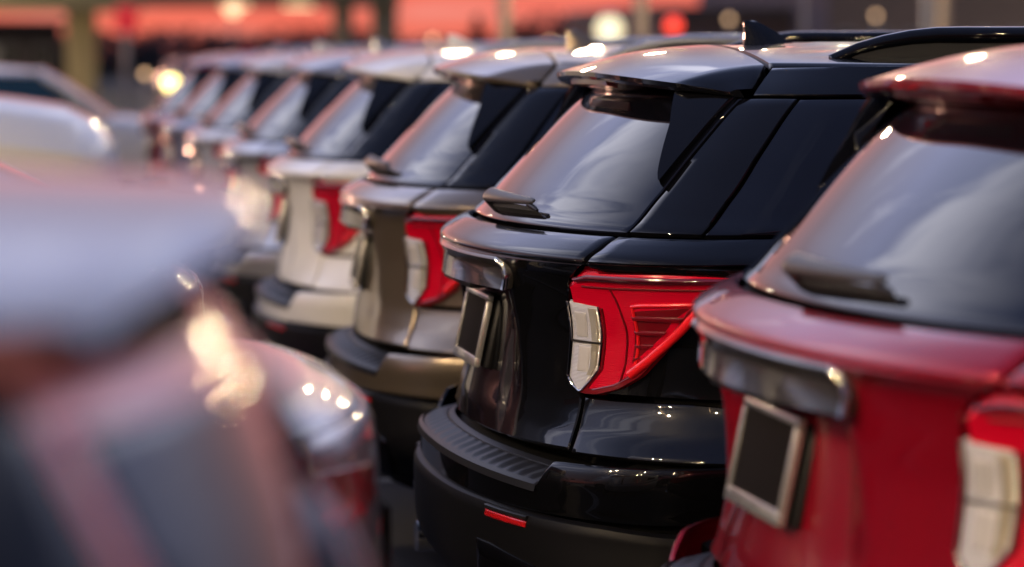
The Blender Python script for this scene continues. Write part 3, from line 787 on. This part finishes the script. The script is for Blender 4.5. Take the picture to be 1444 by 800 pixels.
def make_crossover(P, glass=M_GLASS, lit=None, tall=False):
    set_skin([[(.16, .14, .5, .86, 2.4), (.40, .03, .5, .905, 2.4), (.60, .0, .5, .92, 2.4), (.74, .03, .5, .922, 2.4), (.95, .065, .5, .92, 2.4), (1.02, .06, .5, .905, 2.4)],
              [(1.02, .058, .5, .902, 2.1), (1.06, .13, .5, .88, 2.1), (1.21, .215, .48, .84, 2.1), (1.40, .315, .46, .765, 2.1), (1.50, .380, .44, .715, 2.1), (1.56, .44, .44, .67, 2.1)]])
    root = empty('crossover')
    shell(root, .2, 1.53, 1.9)
    # tail
    bm = bmesh.new(); patch(bm, [(-.575, 1.30), (-.575, 1.47)], [(.575, 1.30), (.575, 1.47)], nt_=18, nu=40); obj('rear_window', bm, glass, root)
    bm = bmesh.new(); patch(bm, [(-.605, 1.072), (-.605, 1.505)], [(.605, 1.072), (.605, 1.505)], nt_=18, nu=40, off=-.004); obj('hatch_frame', bm, P, root)
    bm = bmesh.new(); patch(bm, [(-.585, .64), (-.585, .9), (-.585, 1.012)], [(.585, .64), (.585, .9), (.585, 1.012)], nt_=18, nu=40); tg = obj('tailgate', bm, P, root)
    bm = bmesh.new(); patch(bm, [(-.60, 1.024), (-.60, 1.068)], [(.60, 1.024), (.60, 1.068)], nt_=6, nu=40); obj('tailgate_ledge', bm, P, root)
    panel('rear_pillar', M_GLOSSBLK, root, [(.612, 1.07), (s_at(.60, 1.06), 1.07)], [(.612, 1.505), (s_at(.92, 1.50), 1.505)], nt_=14, nu=14, off=.004)
    panel('belt_panel', P, root, [(.606, 1.024), (s_at(3.4, 1.024), 1.024)], [(.606, 1.056), (s_at(3.4, 1.056), 1.056)], nt_=4, nu=30)
    panel('tail_light', M_REDLENS, root, [(.40, .93), (.56, .84), (.80, .86), (.95, .90)], [(.40, .99), (.56, 1.005), (.80, 1.006), (.95, 1.004)], nt_=16, nu=8, off=.016, roll=.03)
    bm = bmesh.new(); patch(bm, [(-s_at(.7, .5), .60), (-.5, .63), (.5, .63), (s_at(.7, .5), .60)], [(-s_at(.7, .5), .30), (-.5, .28), (.5, .28), (s_at(.7, .5), .30)], nt_=60, nu=16, off=.012, roll=.02, edge=.014); bp = obj('bumper', bm, M_CLAD, root)
    bm = bmesh.new(); add_box(bm, SP(0, .80).x-.012, 0, .80, .014, .31, .155, .004); obj('licence_plate', bm, M_PLATE, root)
    flank(root, P, .92, .98, 3.36, .3, 1.02, .7)
    zt = 1.505
    for xa, xb, xa2, xb2 in ((.61, 1.02, .93, 1.02), (1.10, 1.98, 1.10, 1.96), (2.05, 3.20, 2.03, 2.74)):
        panel('side_window', glass, root, [(s_at(xa, 1.07), 1.075), (s_at(xb, 1.07), 1.075)], [(s_at(xa2, 1.5), zt), (s_at(xb2, 1.5), zt)], nt_=12, nu=12)
    panel('door_pillar', M_GLOSSBLK, root, [(s_at(1.03, 1.07), 1.07), (s_at(1.09, 1.07), 1.07)], [(s_at(1.03, 1.5), zt), (s_at(1.09, 1.5), zt)], nt_=3, nu=6)
    panel('roof_side', P, root, [(.715, 1.512), (s_at(2.75, 1.5), 1.512)], [(.735, 1.542), (s_at(2.75, 1.54), 1.542)], nt_=24, nu=4)
    dome_roof('roof', root, P, 1.543, .345, 2.78, .075, .16)
    # spoiler lip under the roof edge
    bm = bmesh.new(); secs = []
    for i in range(25):
        t = -1+2*i/24; y = t*.555; k = abs(t)
        xt = .352 + .16*k**2.4; zt = 1.543 + .0525*(1-k**2.2)
        secs.append([(.66, y*1.06, zt), (xt+.02, y, zt-.014), (xt, y, zt-.022), (xt+.03, y, zt-.040), (.60, y*1.04, 1.49)])
    loft(bm, secs); obj('roof_spoiler', bm, P, root, sharp=40)
    windshield(root, 2.76, 1.545, .66, 3.52, 1.07, .80, P, glass)
    nose(root, P, 3.36, .915, .25, 1.12 if tall else 1.06, 4.55, lit, .45 if tall else 1)
    wheels(root, (.98, 3.72), .80)
    return root

def make_sedan(P, glass=M_GLASS):
    body = [[(.16, .12, .5, .85, 2.4), (.40, .02, .5, .90, 2.4), (.60, .0, .5, .915, 2.4), (.85, .02, .5, .918, 2.4), (1.02, .03, .5, .905, 2.4), (1.09, .035, .5, .88, 2.4), (1.13, .055, .5, .845, 2.4)]]
    cab = [[(1.08, .19, .34, .815, 2.5), (1.14, .24, .36, .79, 2.5), (1.25, .41, .42, .745, 2.5), (1.36, .63, .44, .69, 2.5), (1.43, .80, .45, .64, 2.5), (1.47, .92, .45, .60, 2.5)]]
    root = empty('sedan')
    set_skin(body)
    shell(root, .2, 1.12, 1.9)
    bm = bmesh.new(); patch(bm, [(-.575, .70), (-.575, .9), (-.575, 1.122)], [(.575, .70), (.575, .9), (.575, 1.122)], nt_=18, nu=40); obj('trunk_lid', bm, P, root)
    bm = bmesh.new(); V = []
    for i in range(13):
        f = i/12; row = []
        for j in range(31):
            s = -.60+1.2*j/30
            o = SP(s, 1.128); set_skin(cab); n_ = SP(s, 1.135); set_skin(body)
            p = o.lerp(n_, f); p.z = 1.128 + .022*math.sin(min(1, f*1.5)*PI/2) + .012*(1-(s/.6)**2)*math.sin(f*PI*.8)
            if i == 0: p.z -= .010
            row.append(bm.verts.new(p))
        V.append(row)
    for a, b in zip(V, V[1:]):
        for k in range(30): bm.faces.new((a[k], b[k], b[k+1], a[k+1]))
    fix_up(bm); obj('trunk_deck', bm, P, root)
    panel('tail_light', M_REDDEEP, root, [(.36, 1.0), (.56, .95), (.80, .97), (.98, 1.00)], [(.36, 1.055), (.56, 1.07), (.80, 1.075), (.98, 1.07)], nt_=16, nu=8, off=.014, roll=.03)
    panel('reverse_lens', M_CLEAR, root, [(.56, .945), (.80, .965)], [(.56, .915), (.80, .935)], nt_=5, nu=12, off=.012, roll=.02)
    bm = bmesh.new(); patch(bm, [(-s_at(.6, .5), .68), (-.5, .69), (.5, .69), (s_at(.6, .5), .68)], [(-s_at(.6, .5), .30), (-.5, .26), (.5, .26), (s_at(.6, .5), .30)], nt_=60, nu=16, off=.010, roll=.02, edge=.014); obj('bumper', bm, P, root)
    bm = bmesh.new(); add_box(bm, SP(0, .84).x-.012, 0, .84, .014, .31, .155, .004); obj('licence_plate', bm, M_PLATE, root)
    flank(root, P, .915, 1.02, 3.45, .3, 1.09, .7, zmid=.695)
    panel('shoulder', P, root, [(.585, 1.092), (s_at(3.45, 1.09), 1.092)], [(.585, 1.126), (s_at(3.45, 1.126), 1.126)], nt_=5, nu=30)
    set_skin(cab)
    shell(root, 1.09, 1.44, 2.2)
    bm = bmesh.new(); patch(bm, [(-.60, 1.15), (-.60, 1.425)], [(.60, 1.15), (.60, 1.425)], nt_=18, nu=40); obj('rear_window', bm, glass, root)
    panel('window_seal', M_SATINBLK, root, [(.602, 1.145), (.602, 1.43)], [(.628, 1.145), (.628, 1.43)], nt_=16, nu=2, off=.002)
    panel('rear_pillar', P, root, [(.632, 1.10), (s_at(.80, 1.10), 1.10)], [(.632, 1.43), (s_at(1.30, 1.43), 1.43)], nt_=16, nu=14, off=.003)
    for xa, xb, xa2, xb2 in ((.86, 1.55, 1.36, 1.62), (1.62, 2.40, 1.69, 2.36), (2.47, 3.30, 2.43, 2.75)):
        panel('side_window', glass, root, [(s_at(xa, 1.14), 1.14), (s_at(xb, 1.14), 1.14)], [(s_at(xa2, 1.42), 1.418), (s_at(xb2, 1.42), 1.418)], nt_=12, nu=12)
    panel('roof_side', P, root, [(.64, 1.425), (s_at(2.75, 1.425), 1.425)], [(.66, 1.448), (s_at(2.75, 1.448), 1.448)], nt_=24, nu=4, off=.002)
    dome_roof('roof', root, P, 1.449, .875, 2.80, .05)
    windshield(root, 2.76, 1.452, .60, 3.56, 1.12, .78, P, glass)
    nose(root, P, 3.45, .91, .22, 1.10, 4.75)
    wheels(root, (1.02, 3.85), .80, .325)
    return root
LROW = 'cars parked in the left row with their tails to the aisle'
M_HEAD = mat('lit_headlight', (.9, .85, .7), .3, emis=(1, .82, .42), estr=60)
P_SUNSET = mat('sunset_reflection_paint', (.58, .22, .25), .40, .45, .9, .03, .4, rnoise=.04)  # body colour carries the pink sunset reflection
near = make_crossover(P_SUNSET)
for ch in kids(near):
    if ch.name.split('.')[0] in ('roof', 'roof_side'): repaint(ch, {P_SUNSET: P_BLUESIL})  # roof colour carries the lavender sky reflection
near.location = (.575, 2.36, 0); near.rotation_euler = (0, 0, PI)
tag(near, 'heavily blurred crossover at the lower left, sunset pink and lavender sky reflections in its paint', 'car', LROW)
sed = make_sedan(P_SILVER)
sed.location = (.70, 4.98, 0); sed.rotation_euler = (0, 0, PI)
tag(sed, 'silver sedan with a short trunk just beyond the heavily blurred crossover', 'car', LROW)
third = make_crossover(P_WHITE, tall=True); third.scale = (1.31, 1.31, 1.31)
third.location = (0.76-4.55*1.31, 16.4, 0)
tag(third, 'tall white SUV parked nose out with its hood towards the aisle', 'car', LROW)
P_PLUM = paint('plum_paint', (.12, .045, .06), .5, .35)
for y, p, lab in ((7.65, P_GREY, 'dark grey sedan behind the silver sedan'), (10.3, P_PLUM, 'plum coloured sedan between the dark grey sedan and the tall white SUV')):
    c = copy_tree(sed); c.location = (.62, y, 0); c.rotation_euler = (0, 0, PI); repaint(c, {P_SILVER: p}); tag(c, lab, 'car', LROW)
M_TEAL = mat('teal_tinted_glass', (.006, .045, .06), .04, 0, 1.0, .0, .5)
far = copy_tree(near); far.location = (-2.1, 31, .0); far.rotation_euler = (0, 0, 0)
repaint(far, {P_SUNSET: P_WHITE, P_BLUESIL: P_WHITE, M_GLASS: M_TEAL}); tag(far, 'white car with teal windows facing right at the far left of the lot', 'car')
far['group'] = 'cars standing across the far end of the lot'
hd = copy_tree(near); hd.location = (6.6, 92, 0); hd.rotation_euler = (0, 0, math.radians(-84))
repaint(hd, {P_SUNSET: P_GREY, P_BLUESIL: P_GREY, M_CLEAR: M_HEAD}); tag(hd, 'dark car with glowing yellow headlights on the road beyond the row', 'car', 'cars standing across the far end of the lot')
# ------------------------------------------------------------------ lamp posts
M_POLE = mat('beige_pole', (.36, .30, .26), .45, .2)
M_POLEGREY = mat('blue_grey_pole', (.26, .28, .34), .4, .3)
def lamp_mat(name, c, s):
    return mat(name, c, .4, emis=c, estr=s)
M_LAMPWARM = lamp_mat('warm_lamp_glow', (1, .74, .44), 5200)
M_LAMPPALE = lamp_mat('pale_lamp_glow', (1, .76, .46), 1500)
M_LAMPFAR = lamp_mat('far_lamp_glow', (1, .80, .45), 2.5)
M_REDLAMP = lamp_mat('red_lamp_glow', (1, .06, .03), 2.2)
def lamp_post(x, y, h, glow, m, label, r=.085, heads=((1, 0),), group='lamp posts round the parking lot', hs=1.0):
    root = empty('lamp_post', (x, y, 0))
    tag(root, label, 'lamp post', group)
    bm = bmesh.new(); add_lathe(bm, [(r*2.2, 0), (r*2.2, .5), (r*1.9, .56), (r, .6), (r*.72, h), (.001, h)], 'Z', seg=18); obj('pole', bm, m, root)
    for dx, dy in heads:
        bm = bmesh.new(); add_tube(bm, [(0, 0, h-.08), (dx*.35, dy*.35, h), (dx*.8, dy*.8, h+.02)], .035, 8)
        add_box(bm, dx*1.0, dy*1.0, h+.03, .62*hs if dx else .34*hs, .34*hs if dx else .62*hs, .10, .03)
        hd_ = obj('lamp_head', bm, m, root)
        bm = bmesh.new(); add_box(bm, dx*1.0, dy*1.0, h-.035, .44*hs if dx else .24*hs, .24*hs if dx else .44*hs, .05, .02); obj('lamp_lens', bm, glow, hd_)
    return root
def at_px(px, Y, y=None):
    """world X (and Z) of a photograph pixel at depth Y, for siting far things"""
    X = (px+34)/3980*Y
    return X if y is None else (X, 1.7 + (80-y)/3980*Y)
lamp_post(at_px(708, 46), 46, 8.5, M_LAMPPALE, M_POLE, 'pinkish beige lamp post beyond the white SUV roofs', .11, ((-1, 0),))
lamp_post(at_px(908, 44), 44, 8.5, M_LAMPPALE, M_POLE, 'beige lamp post standing behind the black SUV roof', .11, ((-1, 0),))
lamp_post(at_px(1154, 40), 40, 8.0, M_LAMPPALE, M_POLEGREY, 'thin blue grey lamp post above the black SUV roof rails', .045, ((-1, 0),))
lamp_post(at_px(1342, 42), 42, 8.5, M_LAMPPALE, M_POLEGREY, 'grey post of the close pair above the red SUV', .09, ((-1, 0),))
lamp_post(at_px(1366, 43), 43, 8.5, M_LAMPPALE, M_POLE, 'beige post of the close pair above the red SUV', .10, ((1, 0),))
M_LAMPSMALL = lamp_mat('small_lamp_glow', (1, .80, .50), 1800)
for k, (x, y) in enumerate(((-16, -20), (-9.5, -24), (4.5, -24), (11, -20), (-18, -2))):  # unseen posts added for more sparkles on the cars
    lamp_post(x, y, 6.5, M_LAMPSMALL, M_POLE, 'unseen lamp post added for sparkle behind the camera, ' + ('far left one', 'second from the left', 'second from the right', 'far right one', 'one beside the left row')[k], .08, ((.8, 0), (-.8, 0)), hs=.5)
# posts outside the picture whose light falls on the cars
lamp_post(-7.5, -3.0, 7.5, M_LAMPWARM, M_POLE, 'lamp post behind the camera lighting the tails', .1, ((1, 0),), hs=.62)
lamp_post(-9.0, 2.5, 7.5, M_LAMPWARM, M_POLE, 'lamp post at the noses of the left row', .1, ((1, 0), (-1, 0)), hs=.62)
M_LAMPDIM = lamp_mat('dim_lamp_glow', (1, .78, .5), 3200)
M_LAMPFAINT = lamp_mat('faint_lamp_glow', (1, .66, .40), 420)
lamp_post(-9.0, 58.0, 7.5, M_LAMPDIM, M_POLE, 'lamp post at the far left corner of the lot', .1, ((1, 0), (-1, 0)), hs=.62)
lamp_post(-21.0, 74.0, 7.5, M_LAMPDIM, M_POLE, 'lamp post beyond the road on the far left', .1, ((1, 0), (-1, 0)), hs=.62)
lamp_post(17.0, 33.0, 7.5, M_LAMPFAINT, M_POLE, 'unseen lamp post added at the right of the lot to light the poles', .1, ((1, 0), (-1, 0)), hs=.8)  # out of view, added to brighten the background poles
lamp_post(-13.0, -9.0, 7.5, M_LAMPWARM, M_POLE, 'lamp post far behind the camera on the left', .1, ((1, 0), (0, 1)), hs=.62)
lamp_post(-2.5, -15.0, 7.5, M_LAMPWARM, M_POLE, 'lamp post straight behind the camera', .1, ((1, 0), (-1, 0)), hs=.62)
lamp_post(8.5, -7.0, 7.5, M_LAMPPALE, M_POLE, 'lamp post behind the camera on the right', .1, ((-1, 0),), hs=.62)
lamp_post(-5.5, 116, 4.6, M_LAMPPALE, M_POLE, 'unseen lamp post added at the far left to light the canopy columns', .1, ((1, 0), (-1, 0)), hs=2.2)  # out of view, put in to brighten the columns
lamp_post(44, 66, 9.0, M_LAMPPALE, M_POLE, 'unseen lamp post added to light the grey brown building', .1, ((1, 0), (-1, 0)), hs=2.2)  # out of view, put in to brighten the building front
# ------------------------------------------------------------------ filling station canopy far behind
M_CANOPY = mat('olive_cream_fascia', (.42, .36, .20), .6, noise=(.7, .4, (.34, .30, .18)))
M_COLUMN = mat('olive_beige_column', (.40, .33, .20), .6)
can = empty('station_canopy', (0, 130, 0)); tag(can, 'olive cream filling station canopy on square columns against the sunset', 'canopy')
bm = bmesh.new(); add_box(bm, 4.2, 3.5, 4.75, 30.0, 9, 1.3, .08); obj('canopy_roof', bm, M_CANOPY, can)
for px, w in ((110, 1.35), (476, .85), (535, 1.15)):
    x, _ = at_px(px, 130, 0)
    bm = bmesh.new(); add_box(bm, x, 0, 2.06, w, .9, 4.1, .05); obj('column', bm, M_COLUMN, can)
bm = bmesh.new(); add_box(bm, -4.0, -2.0, 4.25, 22.5, 2.0, 1.1, .06); obj('canopy_fascia', bm, M_CANOPY, can)
for px in (20, 160, 330, 420):
    x, _ = at_px(px, 130, 0)
    bm = bmesh.new(); add_box(bm, x, 2.0, 4.05, 1.2, 1.2, .08, .02); obj('canopy_light', bm, M_LAMPFAR, can)
# single glowing fixtures seen as round blurs
def wall_lamp(px, py, Y, size, m, label, name='lantern_post', grp='small lit lamps in the background'):
    x, z = at_px(px, Y, py)
    root = empty(name, (x, Y, 0)); tag(root, label, 'lamp', grp)
    bm = bmesh.new(); add_lathe(bm, [(.09, 0), (.09, .2), (.045, .24), (.04, max(.3, z-size*1.2)), (.07, z-size*1.1), (.001, z-size*1.1)], 'Z', seg=14); obj('pole', bm, M_POLEGREY, root)
    bm = bmesh.new(); bmesh.ops.create_uvsphere(bm, u_segments=20, v_segments=12, radius=size, matrix=Matrix.Translation((0, 0, z))); obj('lamp_globe', bm, m, root)
    bm = bmesh.new(); add_lathe(bm, [(size*.5, z+size*.86), (size*.7, z+size*.95), (size*.2, z+size*1.3), (.001, z+size*1.3)], 'Z', seg=14); obj('lamp_cap', bm, M_POLEGREY, root)
M_G1 = lamp_mat('amber_globe_glow', (1, .62, .34), 2.2)
M_G2 = lamp_mat('lime_white_globe_glow', (1, .88, .55), 1.5)
M_G3 = lamp_mat('yellow_globe_glow', (1, .86, .30), 5)
wall_lamp(321, 14, 100, .26, M_G1, 'amber globe lamp against the orange sunset strip')
wall_lamp(862, 41, 70, .34, M_G2, 'pale cream globe lamp beside the beige lamp post')
wall_lamp(957, 35, 70, .20, M_REDLAMP, 'red signal lamp right of the pale globe lamp', 'signal_post')
wall_lamp(234, 117, 36, .10, M_G3, 'low yellow lamp at the far end of the right row', 'lantern_post')
wall_lamp(197, 104, 44, .05, M_G1, 'small amber lamp left of the low yellow lamp')
for px_, py_, lab in ((605, 56, 'tiny amber lamp against the trees under the sunset'), (775, 60, 'tiny amber lamp low beside the bushy tree'), (1040, 26, 'tiny lamp before the long brown building'), (1262, 20, 'tiny lamp before the taller grey brown building')):
    wall_lamp(px_, py_, 78, .085, M_G1, lab)
x, z = at_px(172, 80, 27)
sg = empty('roadside_sign', (x, 80, 0)); tag(sg, 'red roadside sign board on a post left of the sunset strip', 'sign')
bm = bmesh.new(); add_box(bm, 0, 0, z/2, .16, .16, z, .02); obj('pole', bm, M_POLEGREY, sg)
bm = bmesh.new(); add_box(bm, 0, -.12, z, .62, .10, .72, .04); obj('sign_board', bm, mat('red_sign_board', (.5, .02, .03), .4, emis=(1, .03, .05), estr=.45), sg)

# ------------------------------------------------------------------ far buildings and trees
M_BRICK = mat('brown_brick_wall', (.17, .115, .10), .85, noise=(.9, .6, (.12, .085, .08)))
M_DARKB = mat('dark_purple_wall', (.055, .045, .06), .8, noise=(.5, .5, (.04, .035, .045)))
M_ROOFB = mat('grey_flat_roof', (.10, .095, .10), .7)
M_WINB = mat('far_window_glass', (.02, .022, .03), .1, spec=.5)
def building(name, label, x0, x1, y, h, depth, m, nwin, wz, wh, rows=1, roof_over=.25):
    root = empty(name, ((x0+x1)/2, y, 0)); tag(root, label, 'building')
    w = x1-x0
    bm = bmesh.new(); add_box(bm, 0, depth/2, h/2, w, depth, h, .02); wl = obj('wall', bm, m, root, smooth=False)
    bm = bmesh.new(); add_box(bm, 0, depth/2, h+.13, w+2*roof_over, depth+2*roof_over, .26, .03); obj('roof', bm, M_ROOFB, root, smooth=False)
    for r in range(rows):
        for k in range(nwin):
            cx_ = -w/2 + w*(k+.5)/nwin
            bm = bmesh.new(); add_box(bm, cx_, -.02, wz+r*2.9, w/nwin*.55, .12, wh, .01); f = obj('window', bm, M_POLEGREY, root, smooth=False)
            bm = bmesh.new(); add_box(bm, cx_, -.085, wz+r*2.9, w/nwin*.55-.16, .02, wh-.16); obj('pane', bm, M_WINB, f, smooth=False)
    bm = bmesh.new(); add_box(bm, w*.12, -.03, 1.1, 1.2, .12, 2.2, .01); obj('door', bm, M_POLEGREY, root, smooth=False)
building('store_building', 'long low brown building behind the black SUV roof', at_px(935, 88), at_px(1195, 88), 88, 3.05, 14, M_BRICK, 6, 1.7, 1.2, roof_over=.15)
building('store_building', 'taller grey brown building at the right above the red SUV', at_px(1190, 84), at_px(1560, 84), 84, 6.4, 16, mat('grey_brown_wall', (.15, .12, .125), .85, noise=(.8, .6, (.105, .088, .092))), 7, 1.8, 1.4, 2)
building('station_shop', 'dark purple shop under the canopy at the far left', at_px(-160, 140), at_px(82, 140), 140, 3.2, 10, M_DARKB, 5, 1.7, 1.1)

M_LEAF = mat('far_foliage', (.050, .040, .036), .8, noise=(.4, .8, (.028, .026, .026)))
M_BARK = mat('bark', (.06, .045, .038), .9)
def leaf_cloud(bm, c, r, n, size, squash=1.0):
    for _ in range(n):
        while True:
            v = Vector((random.uniform(-1, 1), random.uniform(-1, 1), random.uniform(-1, 1)))
            if .25 < v.length < 1: break
        p = Vector(c) + Vector((v.x*r, v.y*r, v.z*r*squash)); q = size*random.uniform(.6, 1.3)
        a = Vector((random.gauss(0, 1), random.gauss(0, 1), random.gauss(0, 1))).normalized(); b = a.orthogonal().normalized()
        vs = [bm.verts.new(p + a*q), bm.verts.new(p + b*q*.6), bm.verts.new(p - a*q), bm.verts.new(p - b*q*.6)]; bm.faces.new(vs)
bm = bmesh.new()
prof = [(-400, 44), (60, 42), (215, 44), (260, 40), (300, 39), (335, 50), (360, 42), (385, 37), (470, 36), (520, 42), (560, 50), (640, 52), (700, 46), (760, 44), (840, 46), (930, 36), (1000, 24), (1500, 20), (2200, 20)]
px = -400
while px < 2200:
    for a, b in zip(prof, prof[1:]):
        if a[0] <= px <= b[0]: yy = a[1] + (b[1]-a[1])*(px-a[0])/(b[0]-a[0]); break
    Y = random.uniform(205, 235); x, z = at_px(px, Y, yy + random.uniform(-2, 3))
    r = max(1.0, z*.5); leaf_cloud(bm, (x, Y, z-r*.95), r, 150, .34, .95); leaf_cloud(bm, (x+random.uniform(-1, 1), Y-1, max(.8, z*.25)), r*.9, 90, .36, .8)
    px += random.uniform(16, 26)
tag(obj('treeline', bm, M_LEAF, smooth=False), kind='stuff')
def tree(px, py, Y, label, conifer=False, spread=1.0):
    x, z = at_px(px, Y, py)
    root = empty('pine_tree' if conifer else 'bare_tree', (x, Y, 0)); tag(root, label, 'tree', 'trees standing before the sunset')
    bm = bmesh.new(); add_tube(bm, [(0, 0, 0), (.05, 0, z*.5), (0, .03, z*.95)], [.16, .10, .03], 8)
    for k in range(9):
        a = random.uniform(0, 2*PI); h = z*random.uniform(.35, .8); l = z*.22*spread
        add_tube(bm, [(0, 0, h), (math.cos(a)*l*.6, math.sin(a)*l*.6, h+l*.35), (math.cos(a)*l, math.sin(a)*l, h+l*.8)], [.06, .04, .012], 6)
    obj('trunk', bm, M_BARK, root)
    bm = bmesh.new()
    if conifer:
        for k in range(12):
            f = k/11; leaf_cloud(bm, (0, 0, z*(.22+.76*f)), z*.26*(1-f)**.9*spread+.08, 70, .16, .5)
    else:
        for k in range(10):
            a = random.uniform(0, 2*PI); d = z*.22*spread*random.random()**.5
            leaf_cloud(bm, (math.cos(a)*d, math.sin(a)*d, z*random.uniform(.55, .92)), z*.15, 60, .13, .9)
    obj('crown', bm, M_LEAF, root, smooth=False)
tree(669, 24, 120, 'narrow dark conifer left of the pinkish lamp post', True, .7)
tree(748, 12, 120, 'dark bushy tree right of the pinkish lamp post')
tree(795, 22, 125, 'smaller dark tree between the two beige lamp posts', False, 1.2)
tree(880, 12, 130, 'dark tree just left of the red signal lamp', False, .9)
tree(1000, 2, 110, 'tall dark tree behind the long low brown building', False, 1.3)
